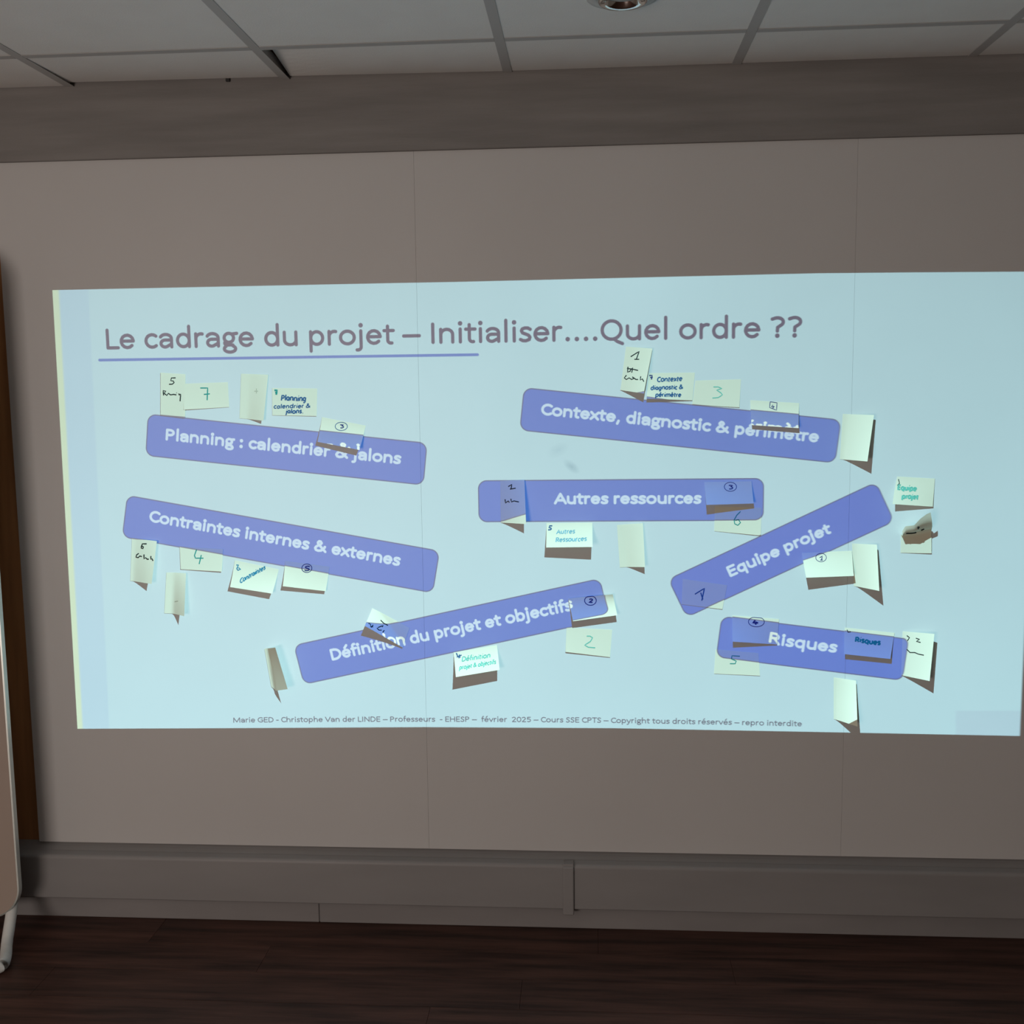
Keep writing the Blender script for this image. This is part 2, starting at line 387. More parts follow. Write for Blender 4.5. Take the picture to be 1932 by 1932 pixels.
def prism_x(bm, prof, x0, x1):
    """profile of (y, z) points swept along x"""
    a = [bm.verts.new((x0, y, z)) for y, z in prof]; b = [bm.verts.new((x1, y, z)) for y, z in prof]
    n = len(prof)
    bm.faces.new(a[::-1]); bm.faces.new(b)
    for i in range(n): bm.faces.new((a[i], a[(i + 1) % n], b[(i + 1) % n], b[i]))
    bmesh.ops.recalc_face_normals(bm, faces=bm.faces)
    return bm
def tube(bm, pts, r, n=14):
    rings = []
    for i, p in enumerate(pts):
        p = Vector(p)
        d = (Vector(pts[min(i + 1, len(pts) - 1)]) - Vector(pts[max(i - 1, 0)])).normalized()
        u = d.cross(Vector((0.13, 1, 0.07))).normalized(); v = d.cross(u)
        rings.append([bm.verts.new(p + r * (u * math.cos(2 * PI * k / n) + v * math.sin(2 * PI * k / n))) for k in range(n)])
    for a, b in zip(rings[:-1], rings[1:]):
        for k in range(n): bm.faces.new((a[k], a[(k + 1) % n], b[(k + 1) % n], b[k]))
    bm.faces.new(rings[0][::-1]); bm.faces.new(rings[-1])
    bmesh.ops.recalc_face_normals(bm, faces=bm.faces)
    return bm
def lathe(bm, prof, c, n=40):
    rings = [[bm.verts.new((c[0] + r * math.cos(2 * PI * k / n), c[1] + r * math.sin(2 * PI * k / n), z)) for k in range(n)] for r, z in prof]
    for a, b in zip(rings[:-1], rings[1:]):
        for k in range(n): bm.faces.new((a[k], a[(k + 1) % n], b[(k + 1) % n], b[k]))
    bmesh.ops.recalc_face_normals(bm, faces=bm.faces)
    return bm
def rbox_xz(bm, x0, x1, z0, z1, y0, y1, r, n=10, bevel=0.0):
    """upright slab with rounded corners"""
    P = []
    for cx, cz, a0 in ((x1 - r, z1 - r, 0), (x0 + r, z1 - r, 90), (x0 + r, z0 + r, 180), (x1 - r, z0 + r, 270)):
        for k in range(n + 1):
            a = math.radians(a0 + 90 * k / n); P.append((cx + r * math.cos(a), cz + r * math.sin(a)))
    a = [bm.verts.new((x, y0, z)) for x, z in P]; b = [bm.verts.new((x, y1, z)) for x, z in P]
    bm.faces.new(a); bm.faces.new(b[::-1])
    for i in range(len(P)): bm.faces.new((a[i], a[(i + 1) % len(P)], b[(i + 1) % len(P)], b[i]))
    bmesh.ops.recalc_face_normals(bm, faces=bm.faces)
    return bm

# ------------------------------------------------------------------ room shell
XL, XR, YB = -2.9, 3.6, -5.4
ZC = 2.390                     # underside of the suspended ceiling
tag(box_obj('wall_back', (XL, XR, 0.014, 0.16, -0.04, 2.62), M_WOODWALL), kind='structure')
tag(box_obj('wall_left', (XL - .12, XL, YB, 0.16, -0.04, 2.62), M_WALL), kind='structure')
tag(box_obj('wall_right', (XR, XR + .12, YB, 0.16, -0.04, 2.62), M_WALL), kind='structure')

# grey beam between the board and the ceiling
tag(box_obj('trim_1', (XL + .002, XR - .002, -0.009, 0.0135, 2.196, ZC + .02), M_BEAM, bevel=0.002, seg=1), kind='structure')

# floor: planks running along the wall, near the wall one by one
fl = tag(box_obj('floor', (XL, XR, YB, 0.013, -0.04, -0.014), M_PLANKS[0]), kind='structure')
random.seed(11)
def plank(x0, x1, y0, y1, k, name='plank'):
    bm = bmesh.new(); bx(bm, x0 + .0002, x1 - .0002, y0 + .0003, y1 - .0003, -0.0135, 0.0, bevel=0.0006, seg=1)
    return link(name, bm, M_PLANKS[k], fl)
rows = 9; pw = 0.138
for i in range(rows):
    y1 = -0.019 - i * pw if i else 0.0; y0 = -0.019 - (i + 1) * pw
    x = XL + .002 - random.uniform(0, 1.0)
    while x < XR:
        x2 = x + 1.28
        a, b = max(x, XL + .002), min(x2, XR - .002)
        if b - a > .05: plank(a, b, y0, y1, random.randrange(4))
        x = x2
far = bmesh.new()
for i in range(rows, 38):
    y1 = -0.019 - i * pw; y0 = max(y1 - pw, YB + .002)
    if y0 < y1: bx(far, XL + .002, XR - .002, y0 + .0006, y1 - .0006, -0.0135, 0.0)
tag(link('plank_field', far, M_PLANKS[1], fl), kind='stuff')

# baseboard of two lengths butted together
bb = tag(empty('baseboard_back'), kind='structure')
jx = un(602, 1715, 0.02)[0]
for a, b in ((XL + .002, jx - .0005), (jx + .0005, XR - .002)):
    box_obj('board_length', (a, b, -0.020, 0.0135, 0.0, 0.0712), M_BASE, bb, bevel=0.0025)

# ceiling: slab, rails, tiles
ce = tag(box_obj('ceiling', (XL, XR, YB, 0.16, 2.60, 2.66), M_PLEN), kind='structure')  # unseen dark slab added above the tiles to block world light
RX0, RY0 = -0.93 - 0.012, -0.276
RW = 0.024
xs_r = [RX0 + .6 * i for i in range(-3, 8)]
xs_r = [x for x in xs_r if XL + .05 < x < XR - .05]
ys_t = [RY0 - .6 * j for j in range(0, 9) if RY0 - .6 * j > YB + .05]
def tbar(name, x0, x1, y0, y1, web_along_x):
    bm = bmesh.new(); bx(bm, x0, x1, y0, y1, ZC, ZC + .0012)
    cx, cy = (x0 + x1) / 2, (y0 + y1) / 2
    if web_along_x: bx(bm, x0, x1, cy - .001, cy + .001, ZC + .0012, ZC + .034)
    else: bx(bm, cx - .001, cx + .001, y0, y1, ZC + .0012, ZC + .034)
    return link(name, bm, M_RAIL, ce)
for x in xs_r: tbar('rail', x - RW / 2, x + RW / 2, YB + .002, -0.0095, False)
colsx = [XL] + xs_r + [XR]
for y in ys_t:
    for a, b in zip(colsx[:-1], colsx[1:]):
        tbar('cross_rail', a + (RW / 2 + .0005 if a > XL else .002), b - (RW / 2 + .0005 if b < XR else .002), y - RW / 2, y + RW / 2, True)
rowsy = [-0.010] + ys_t + [YB]
tile_cache = {}
def tile(x0, x1, y0, y1, lift=(0, 0, 0, 0)):
    """lift of the corners: front-left, front-right, wall-right, wall-left"""
    zb = ZC + .0016; th = .014
    key = (round(x1 - x0, 4), round(y1 - y0, 4)) if not any(lift) else None
    if key and key in tile_cache:
        o = bpy.data.objects.new('tile', tile_cache[key]); COL.objects.link(o); o.parent = ce
        o.location = (x0, y0, zb); return o
    bm = bmesh.new(); bx(bm, 0, x1 - x0, 0, y1 - y0, 0, th, bevel=.001 if not any(lift) else 0, seg=1)
    if any(lift): bmesh.ops.subdivide_edges(bm, edges=bm.edges[:], cuts=9, use_grid_fill=True)
    for v in bm.verts:
        u = v.co.x / (x1 - x0); w = v.co.y / (y1 - y0)
        v.co.z += (lift[0] * (1 - u) ** 4 + lift[1] * u) * (1 - w) + (lift[3] * (1 - u) + lift[2] * u) * w
    o = link('tile', bm, M_TILE, ce, loc=(x0, y0, zb))
    if key: tile_cache[key] = o.data
    return o
for j in range(len(rowsy) - 1):
    for i in range(len(colsx) - 1):
        a = colsx[i] + .004; b = colsx[i + 1] - .004
        y1 = rowsy[j] - .004; y0 = rowsy[j + 1] + .004
        lift = (0, 0, 0, 0)
        if j == 0 and abs(colsx[i] - (RX0 + .6)) < .01:      # skewed tile right of the second rail
            a += .010; lift = (.038, .0, .0, .006)
        elif j == 0 and abs(colsx[i] - RX0) < .01:           # cut short at the wall
            y1 -= .010; lift = (0, 0, 0.002, .006)
        tile(a, b, y0, y1, lift)
cl = unz(428, 150, ZC + .002)
box_obj('dark_notch', (cl[0] - .005, cl[0] + .005, -.017, -.0095, ZC - .001, ZC + .012), M_NOTCH, ce)  # black box standing in for a dark notch in the gap at the wall

# whiteboard cladding of upright panels
BX0 = -1.17806; BT, BBOT = 2.1955, 0.2245
wbd = tag(empty('whiteboard', (0, 0, 1.2)), 'large white dry-wipe board of joined upright panels filling the wall under the grey beam', 'whiteboard')
def panel(a, b):
    bm = bmesh.new(); bx(bm, a + .00022, b - .00022, 0.0, 0.0135, BBOT, BT)
    o = link('panel', bm, M_BOARD, wbd); o.matrix_parent_inverse = Matrix.Translation((0, 0, -1.2)); return o
for a, b in ((BX0, 0.0), (0.0, 1.178), (1.178, 2.378), (2.378, XR - .004)): panel(a, b)

# cable trunking along the foot of the wall
ct = tag(empty('cable_trunking', (0, 0, 0.072)), 'long grey cable trunking running under the white board above the baseboard', 'cable trunking')
INV = Matrix.Translation((0, 0, -0.072))
def kid(o): o.matrix_parent_inverse = INV; return o
TZ0, TZ1, TD = 0.0725, 0.2045, 0.050
prof = [(0.0135, TZ0 + .002), (-TD + .006, TZ0 + .002), (-TD + .006, TZ1 - .007), (-TD + .012, TZ1 - .002), (-TD + .028, TZ1 + .0035), (-.001, .2155), (.0135, .2240)]
kid(link('channel', prism_x(bmesh.new(), prof, XL + .003, XR - .003), M_TRUNK, ct))
def cover(a, b):
    p = [(-TD + .0059, TZ0), (-TD + .002, TZ0), (-TD, TZ0 + .003)]
    for k in range(7):
        t = math.radians(90 * k / 6); p.append((-TD + .010 - .010 * math.cos(t), TZ1 - .010 + .0115 * math.sin(t)))
    p += [(-TD + .026, TZ1 + .0045), (-TD + .026, TZ1 + .0030), (-TD + .0115, TZ1 - .0016), (-TD + .0059, TZ1 - .0072)]
    return kid(link('cover', prism_x(bmesh.new(), p, a, b), M_TRUNK, ct, smooth=False))
jc = (un(1062, 1670, .05)[0] + un(1083, 1670, .05)[0]) / 2
cover(XL + .003, jc - .001); cover(jc + .001, XR - .003)
jw = .0155
bm = bmesh.new(); bx(bm, jc - jw, jc + jw, -TD - .0085, -TD - .0003, TZ0 - .014, TZ1 - .002, bevel=.0038, seg=4)
bx(bm, jc - jw, jc + jw, -TD - .0045, -TD + .024, TZ1 - .006, TZ1 + .0055, bevel=.0018)
kid(link('joint_cover', bm, M_TRUNK, ct))

# recessed downlight in the ceiling
lc = unz(1175, -8.5, ZC)
dl = tag(empty('downlight', (lc[0], lc[1], ZC)), 'round chrome-rimmed downlight in the ceiling tile, its rim just in view at the top', 'downlight')
def dpart(name, prof, m):
    o = link(name, lathe(bmesh.new(), prof, (0, 0)), m, dl, smooth=True); return o
dpart('flange', [(.050, .0005), (.052, -.004), (.066, -.0050), (.078, -.0040), (.080, .0005)], M_FLANGE)
dpart('reflector', [(.053, -.003), (.0535, -.012), (.049, -.016), (.043, -.010), (.038, .0005)], M_CHROME)
dpart('lamp_glass', [(.0005, -.008), (.020, -.006), (.039, .0003), (.0005, .0008)], M_GLASS)

# flipchart easel at the left edge
FY = 0.17
e1 = un(30.5, 1600, FY); e2 = un(2, 1150, FY)
bzz = un(6, 1732, FY)[2]
fx1 = e1[0]; fw = 0.72
fc = tag(empty('flipchart', (fx1 - fw / 2, -FY, 0.0)), 'pale round-cornered flipchart easel on a bent tube leg, at the far left edge', 'flipchart easel')
FI = Matrix.Translation((-(fx1 - fw / 2), FY, 0))
def fkid(o): o.matrix_parent_inverse = FI; return o
fkid(link('panel', rbox_xz(bmesh.new(), fx1 - fw, fx1 - .004, bzz + .004, bzz + 1.85, -FY, -FY + .012, .088), M_CHART, fc))  # upper part out of view, made taller to shade the wood wall
def rim():
    bm = bmesh.new(); n = 12; prev = None; first = None
    x0, x1, z0, z1, r = fx1 - fw - .004, fx1, bzz, bzz + 1.854, .092
    def ring_pts(off):
        P = []
        for cx, cz, a0 in ((x1 - r, z1 - r, 0), (x0 + r, z1 - r, 90), (x0 + r, z0 + r, 180), (x1 - r, z0 + r, 270)):
            for k in range(n + 1):
                a = math.radians(a0 + 90 * k / n); P.append((cx + (r + off) * math.cos(a), cz + (r + off) * math.sin(a)))
        return P
    Po, Pi = ring_pts(0), ring_pts(-.0042)
    loops = [[bm.verts.new((x, y, z)) for x, z in P] for P, y in ((Pi, -FY - .002), (Po, -FY - .001), (Po, -FY + .016), (Pi, -FY + .016))]
    m = len(Po)
    for q in range(4):
        a, b = loops[q], loops[(q + 1) % 4]
        for i in range(m): bm.faces.new((a[i], a[(i + 1) % m], b[(i + 1) % m], b[i]))
    bmesh.ops.recalc_face_normals(bm, faces=bm.faces)
    return bm
fkid(link('rim', rim(), M_ALU, fc))
def leg(path):
    path = [(p[0], p[1], max(p[2], z3)) for p in path]
    return fkid(link('leg', tube(bmesh.new(), path, .0155), M_TUBE, fc, smooth=True))
def curve3(P, n=8):
    out = []
    P = [Vector(p) for p in P]
    Q = [P[0]] + P + [P[-1]]
    for i in range(1, len(Q) - 2):
        for k in range(n):
            t = k / n; a, b, c, d = Q[i - 1:i + 3]
            out.append(.5 * ((2 * b) + (c - a) * t + (2 * a - 5 * b + 4 * c - d) * t * t + (3 * b - a - 3 * c + d) * t ** 3))
    return out + [P[-1]]
ly = FY - .034
z3 = .0158
L0, L1 = un(26, 1702, ly), un(14, 1772, .212)
L2 = unz(5, 1823, z3); L3 = L2 + np.array([-.050, -.022, 0]); L4 = L2 + np.array([-.12, -.030, 0])
path = [(L0[0] + .004, -ly, L0[2] + 1.3), (L0[0] + .003, -ly, L0[2] + .2), (L0[0], -ly, L0[2] + .03), tuple(L1), (L2[0], L2[1], z3 + .004), tuple(L3), tuple(L4)]
leg(curve3(path))
mx = fx1 - fw / 2
mir = lambda p: (2 * mx - p[0], p[1], p[2])
leg(curve3([mir(p) for p in path]))
fkid(link('crossbar', tube(bmesh.new(), [mir(L4), tuple(L4)], .0150), M_TUBE, fc, smooth=True))
# ------------------------------------------------------------------ sticky notes
def note_mat():
    m = bpy.data.materials.new('pale_yellow_paper'); m.use_nodes = True
    t = m.node_tree; b = t.nodes['Principled BSDF']
    b.inputs['Base Color'].default_value = (0.765, 0.715, 0.565, 1); b.inputs['Roughness'].default_value = 0.8; b.inputs['Specular IOR Level'].default_value = 0.1
    tr = t.nodes.new('ShaderNodeBsdfTranslucent'); tr.inputs[0].default_value = (0.78, 0.72, 0.52, 1)
    mx = t.nodes.new('ShaderNodeMixShader'); mx.inputs[0].default_value = 0.10
    o = t.nodes['Material Output']
    t.links.new(b.outputs[0], mx.inputs[1]); t.links.new(tr.outputs[0], mx.inputs[2]); t.links.new(mx.outputs[0], o.inputs[0])
    return m
M_NOTE = note_mat()
INK = {'black': mat('black_ink', (0.012, 0.022, 0.022), .6, .2), 'teal': mat('teal_ink', (0.02, 0.26, 0.22), .6, .2),
       'blue': mat('blue_ink', (0.035, 0.105, 0.23), .6, .2), 'sea': mat('sea_blue_ink', (0.02, 0.19, 0.30), .6, .2), 'navy': mat('navy_ink', (0.025, 0.035, 0.15), .6, .2),
       'mint': mat('faded_green_ink', (0.14, 0.46, 0.36), .6, .2), 'pale': mat('faded_blue_ink', (0.17, 0.38, 0.45), .6, .2),
       'faint': mat('faint_pencil', (0.45, 0.44, 0.33), .8, .1)}
GROUP = 'pale yellow sticky notes on the whiteboard'

class Note:
    def __init__(s, att, free, h, label, power=1.6, base=0.0008, n=14, surf=None, hinge=None):
        s.label = label; s.surf_fn = surf; s.hinge = hinge
        s.a = [un(*att[0], base), un(*att[1], base)]
        s.f = []
        for q, hh in zip(free, h):
            P = un(*q, max(hh, base)); s.f.append(P)
        s.h = [max(v, base) for v in h]; s.base = base; s.pw = power
        c = (s.a[0] + s.a[1]) / 2
        s.org = Vector((float(c[0]), 0.0, float(c[2])))
        s.root = tag(empty('sticky_note', s.org), label, 'sticky note', GROUP)
        bm = bmesh.new(); g = [[bm.verts.new(Vector(s.P(i / n, j / n)) - s.org) for j in range(n + 1)] for i in range(n + 1)]
        for i in range(n):
            for j in range(n): bm.faces.new((g[i][j], g[i + 1][j], g[i + 1][j + 1], g[i][j + 1]))
        bm.normal_update()
        if sum(f.normal.y for f in bm.faces) > 0: bmesh.ops.reverse_faces(bm, faces=bm.faces)
        link('paper', bm, M_NOTE, s.root, smooth=True)
        s.px = None
    def P(s, u, t):
        """u along the glued edge, t from the glued edge to the free edge"""
        if s.surf_fn: return s.surf_fn(s, u, t)
        A_ = s.a[0] * (1 - u) + s.a[1] * u; F_ = s.f[0] * (1 - u) + s.f[1] * u
        Q = A_ * (1 - t) + F_ * t
        hh = s.h[0] * (1 - u) + s.h[1] * u
        y = -(s.base + (hh - s.base) * (t ** s.pw if s.hinge is None else max(0.0, (math.sqrt(((t - s.hinge) / (1 - s.hinge)) ** 2 + .03) + (t - s.hinge) / (1 - s.hinge)) / 2.015 - .078 * (1 - t))))
        # a sheet pulled into a curve: the foot advances a little faster near the glued edge
        return np.array([Q[0], y, Q[2]])
    def inv(s, x, y):
        u, t = .5, .5
        for _ in range(9):
            p = pj(s.P(u, t)); e = 1e-3
            J = np.column_stack([(pj(s.P(u + e, t)) - p) / e, (pj(s.P(u, t + e)) - p) / e])
            try: d = np.linalg.solve(J, np.array([x, y]) - p)
            except np.linalg.LinAlgError: break
            u = min(max(u + d[0], 0.01), .99); t = min(max(t + d[1], 0.01), .99)
        return u, t
    def ink(s, strokes_px, color, width=0.0021, uv=False):
        if not uv and len(strokes_px) > 1:                 # marks that stand apart become parts of their own
            groups = []
            for st in strokes_px:
                b = [min(p[0] for p in st) - 4, min(p[1] for p in st) - 4, max(p[0] for p in st) + 4, max(p[1] for p in st) + 4]
                hit = [g for g in groups if not (g[0][2] < b[0] or b[2] < g[0][0] or g[0][3] < b[1] or b[3] < g[0][1])]
                for g in hit: groups.remove(g)
                box_ = [min([b[0]] + [g[0][0] for g in hit]), min([b[1]] + [g[0][1] for g in hit]), max([b[2]] + [g[0][2] for g in hit]), max([b[3]] + [g[0][3] for g in hit])]
                groups.append((box_, [q for g in hit for q in g[1]] + [st]))
            if len(groups) > 1:
                for g in groups: s.ink(g[1], color, width)
                return
        bm = bmesh.new()
        for st in strokes_px:
            if len(st) == 1: st = [st[0], (st[0][0] + .7, st[0][1] + .3)]
            pts = []
            for a, b in zip(st[:-1], st[1:]):
                k = max(1, int(math.hypot(b[0] - a[0], b[1] - a[1]) / (.04 if uv else 3)))
                pts += [(a[0] + (b[0] - a[0]) * i / k, a[1] + (b[1] - a[1]) * i / k) for i in range(k)]
            pts.append(st[-1])
            L, Rr = [], []; UT = [s.inv(*p) if not uv else p for p in pts]; W = [np.array(s.P(*q)) for q in UT]
            for i, w in enumerate(W):
                d = W[min(i + 1, len(W) - 1)] - W[max(i - 1, 0)]; nn = math.hypot(d[0], d[2]) or 1
                o = np.array([-d[2] / nn, 0, d[0] / nn]) * width * .62
                q = UT[i]; nr = np.cross(s.P(q[0] + .01, q[1]) - w, s.P(q[0], min(q[1] + .01, 1)) - w + 1e-9)
                nr = nr / (np.linalg.norm(nr) or 1); nr = nr if nr @ (CAM_C - w) > 0 else -nr
                off = nr * .0006
                L.append(bm.verts.new(Vector(w + o + off) - s.org)); Rr.append(bm.verts.new(Vector(w - o + off) - s.org))
            for i in range(len(W) - 1): bm.faces.new((L[i], L[i + 1], Rr[i + 1], Rr[i]))
        bm.normal_update()
        link('handwriting', bm, INK[color], s.root)
    def text(s, txt, x, y, w, em, color, slope=0.0, width=0.0019, slant=.12):
        st, a, b = layout(txt, HAND); k = w / max(b - a, 1e-3); rnd = random.Random(hash(len(txt)) + int(x))
        out = []
        for q in st:
            dy = rnd.uniform(-.03, .03)
            out.append([(x + (px - a) * k + slant * py * em, y + slope * (px - a) * k - (py + dy) * em) for px, py in q])
        s.ink(out, color, width * 1.22)

def NT(*a, **k): return Note(*a, **k)
# group above the "Planning" bar
n = NT([(303, 703), (303, 784)], [(350, 706), (349.5, 789)], (.002, .003), 'upright note with a black 5 over a scrawled word, left above the planning bar', base=.0016)
n.text('5', 319, 726, 11, 22, 'black'); n.ink([[(309, 746), (308, 737), (313, 738), (310, 742), (315, 746), (318, 742), (322, 745), (328, 744), (333, 745)], [(333, 741)], [(339, 746), (337, 743), (341, 744), (340, 757)]], 'black', .0024)
n = NT([(345, 724), (430, 721)], [(347, 773), (432.5, 768)], (.004, .0015), 'flat note with a large teal 7, right beside the black 5 note')
n.ink([[(378, 732), (392, 732), (391, 755)], [(385, 744), (396, 743)]], 'teal', .0024)
n = NT([(455, 705), (452, 789)], [(506, 707), (497, 794)], (.004, .013), 'upright unwritten note between the teal 7 note and the planning calendar note', hinge=0.35)
n.ink([[(484, 733), (484, 742)], [(480, 738), (487, 738)]], 'faint', .0014)
n = NT([(513.5, 732), (598.5, 733)], [(514, 783.5), (597.5, 785)], (.0015, .0025), 'note with blue handwriting Planning calendrier et jalons, above the planning bar')
n.text('7', 517, 745, 6, 14, 'teal', width=.0034); n.text('Planning', 531, 756, 45, 17, 'blue', .03, .0024); n.text('calendrier &', 517, 771, 68, 13, 'blue', -.02, .0018); n.text('jalons.', 539, 780, 32, 13, 'blue', 0, .0022)
n = NT([(607.5, 787), (690, 803)], [(599, 833.6), (678, 849)], (.015, .022), 'note with a circled 3 hanging curled over the top edge of the planning bar')
n.ink([[(644 + 11.5 * math.cos(t), 804.5 + 7.8 * math.sin(t)) for t in [k * PI / 12 for k in range(25)]]], 'blue', .0014); n.text('3', 641, 808, 7, 11, 'navy', width=.0018)
# group under the "Contraintes" bar
n = NT([(249, 1015), (246, 1096)], [(296, 1021), (286, 1102)], (.010, .023), 'upright note with a black 6 over a scrawled word, left under the contraintes bar', hinge=0.12)
n.ink([[(277, 1026), (269, 1026), (267, 1031), (267, 1034), (270, 1035), (271, 1032), (268, 1030)], [(262, 1044), (258, 1047), (257, 1051), (261, 1052), (264, 1049), (268, 1050)], [(272, 1046), (272, 1054), (275, 1052), (278, 1055), (281, 1055)], [(285, 1049), (285, 1055), (287, 1054), (289, 1058)]], 'black', .0026)
n = NT([(339, 1031), (421, 1036)], [(341, 1074), (418.5, 1078.5)], (.002, .004), 'note with a large teal 4, its top under the contraintes bar light', base=.0016)
n.ink([[(371, 1037), (367, 1048), (369, 1053), (384, 1053)], [(380, 1047), (376, 1064)]], 'teal', .0024)
n = NT([(314, 1080), (310, 1157)], [(351, 1081.5), (347.5, 1162.6)], (.008, .028), 'upright unwritten note standing lowest at left, below the teal 4 note', hinge=0.38)
n.ink([[(330, 1135), (336, 1134)]], 'faint', .0014)
n = NT([(443, 1057), (526, 1074)], [(434, 1107.6), (513.5, 1120)], (.014, .018), 'tilted lifting note with the blue word Contraintes written slanting across it')
n.ink([[(446, 1066), (450, 1066), (447, 1073), (449, 1076), (454, 1074), (450, 1071)]], 'sea', .0028)
n.text('Contraintes', 453, 1101, 47, 16, 'sea', -.56, .0019)
n = NT([(538, 1058), (622, 1069)], [(533.5, 1106), (614.4, 1115.4)], (.014, .010), 'lifting note with a circled S-like 5, rightmost under the contraintes bar')
n.ink([[(579 + 9.5 * math.cos(t), 1072 + 8 * math.sin(t)) for t in [k * PI / 12 for k in range(25)]]], 'navy', .0016); n.text('S', 574.5, 1077, 9, 15, 'navy', width=.0022)
# notes round the "Définition" bar
def flap(s, u, t):
    # glued strip first, then the sheet stands up from the board; u down the hinge, t to the free edge
    A0, A1 = un(499, 1224, .001), un(512, 1296, .001)
    H0, H1 = un(506, 1223, .004), un(521, 1303, .007)
    F0, F1 = un(519.5, 1221.5, .036), un(543, 1300, .039)
    if t < .35:
        k = t / .35; Q = (A0 * (1 - u) + A1 * u) * (1 - k) + (H0 * (1 - u) + H1 * u) * k
    else:
        k = (t - .35) / .65; Q = (H0 * (1 - u) + H1 * u) * (1 - k) + (F0 * (1 - u) + F1 * u) * k
    y = -(.001 + (.004 + .003 * u) * (min(t, .35) / .35) ** 2 + (0 if t < .35 else (.032 * ((t - .35) / .65) ** .95)))
    return np.array([Q[0], y, Q[2]])
n = NT([(499, 1224), (512, 1296)], [(519.5, 1221.5), (543, 1300)], (.036, .039), 'narrow note standing out edge-on from the board, left of the definition bar', surf=flap, n=20)
def corner_up(s, u, t):
    A_ = s.a[0] * (1 - u) + s.a[1] * u; F_ = s.f[0] * (1 - u) + s.f[1] * u
    Q = A_ * (1 - t) + F_ * t; c = max(0.0, t * .62 + (1 - u) * .62 - .50) / .74
    return np.array([Q[0], -(.001 + .029 * c ** 1.3 + .005 * t * (1 - t)), Q[2]])
n = NT([(703, 1147), (773, 1184.5)], [(688.5, 1180.5), (760, 1221.5)], (.028, .001), 'note turned diagonally with black strokes, over the top left part of the definition bar', surf=corner_up, n=22)
n.ink([[(695, 1176), (699, 1178), (699, 1182), (704, 1183)], [(700, 1184), (704, 1179)], [(711, 1185), (715, 1189), (720, 1189)], [(713, 1184), (723, 1180), (721, 1183)], [(718, 1170), (724, 1176), (732, 1180)], [(725, 1189), (722, 1193)]], 'black', .0022)
n = NT([(855.5, 1231), (937.5, 1217)], [(860, 1277.5), (942.6, 1263.8)], (.036, .032), 'strongly lifted bright note with pale green handwriting, centred under the definition bar', power=1.25)
n.ink([[(861, 1232), (864, 1239), (869, 1240)], [(862, 1240), (871, 1236)], [(867, 1235), (866, 1242)]], 'blue', .0028)
n.text('Définition', 872, 1249, 52, 15, 'mint', -.16, .0020); n.text('projet & objectifs', 867, 1264, 68, 13, 'mint', -.17, .0018)
def curled_top(s, u, t):
    A0, A1 = un(1072, 1129, .004), un(1156, 1121, .012)
    F0, F1 = un(1081, 1172, .020), un(1164.5, 1160.6, .020)
    h = (.004 * (1 - u) + .014 * u * u) * (1 - t) ** 3 + .020 * t ** 1.4 + .001
    Q = (A0 * (1 - u) + A1 * u) * (1 - t) + (F0 * (1 - u) + F1 * u) * t
    return np.array([Q[0], -h, Q[2]])
n = NT([(1072, 1129), (1156, 1121)], [(1081, 1172), (1164.5, 1160.6)], (.020, .020), 'curled note with a circled 2 at the right end of the definition bar', surf=curled_top)
n.ink([[(1114 + 11 * math.cos(t), 1133 + 9 * math.sin(t)) for t in [k * PI / 12 for k in range(25)]]], 'navy', .0018); n.text('2', 1111, 1137, 7, 12, 'navy', width=.0022)
n = NT([(1069, 1184), (1155, 1188)], [(1067, 1230), (1151, 1240)], (.004, .002), 'flat note with a thin green 2, just below the right end of the definition bar')
n.ink([[(1107, 1200), (1113, 1200), (1118, 1203), (1114, 1210), (1103, 1217), (1110, 1221), (1123, 1222)]], 'mint', .0022)
# notes above the "Contexte" bar
n = NT([(1181, 654), (1170.5, 736)], [(1231, 657.5), (1214.7, 742.5)], (.010, .037), 'tall upright note with a black 1, topmost under the question marks title', hinge=0.0, base=.0020)
n.ink([[(1190, 673), (1206, 663), (1201, 677)], [(1197, 678), (1206, 678)], [(1185, 692), (1184, 702), (1190, 700)], [(1183, 695), (1196, 697), (1204, 699)], [(1189, 699), (1194, 694), (1192, 703)],
       [(1182, 708), (1178, 713), (1182, 716), (1187, 713), (1192, 716), (1196, 714)], [(1193, 711), (1200, 716), (1204, 716)], [(1209, 710), (1208, 717), (1212, 715), (1215, 720)]], 'black', .0022)
n = NT([(1224, 704), (1311, 703)], [(1220, 752), (1306.5, 755.5)], (.017, .003), 'note with three lines of blue handwriting, between the black 1 and green 3 notes', base=.0012)
n.text('7', 1224, 716, 7, 13, 'navy', width=.0022); n.text('Contexte', 1240, 721, 46, 15, 'blue', -.04, .0021); n.text('diagnostic &', 1228, 736, 60, 13, 'blue', -.03, .0021); n.text('périmètre', 1237, 749, 47, 13, 'blue', 0, .0021)
n = NT([(1312, 718), (1398, 715.5)], [(1306, 763.5), (1395, 768.6)], (.0015, .003), 'flat note with a thin green 3, above the contexte bar')
n.ink([[(1346, 730), (1355, 730), (1362, 733), (1352, 736), (1360, 741), (1363, 745), (1355, 750), (1344, 751)]], 'mint', .0020)
n = NT([(1415.6, 755), (1508, 760.6)], [(1418, 802), (1506.7, 807.8)], (.017, .020), 'note with a small boxed 4 hanging over the top of the contexte bar')
n.ink([[(1453, 758), (1452, 769), (1465, 774), (1466, 760), (1453, 758)]], 'navy', .0014); n.text('4', 1455, 770, 6, 10, 'navy', width=.0014)
n = NT([(1590, 781), (1584.5, 866.6)], [(1649, 783), (1636.6, 870.7)], (.020, .045), 'upright unwritten note strongly lifted, right of the contexte bar', hinge=0.15)
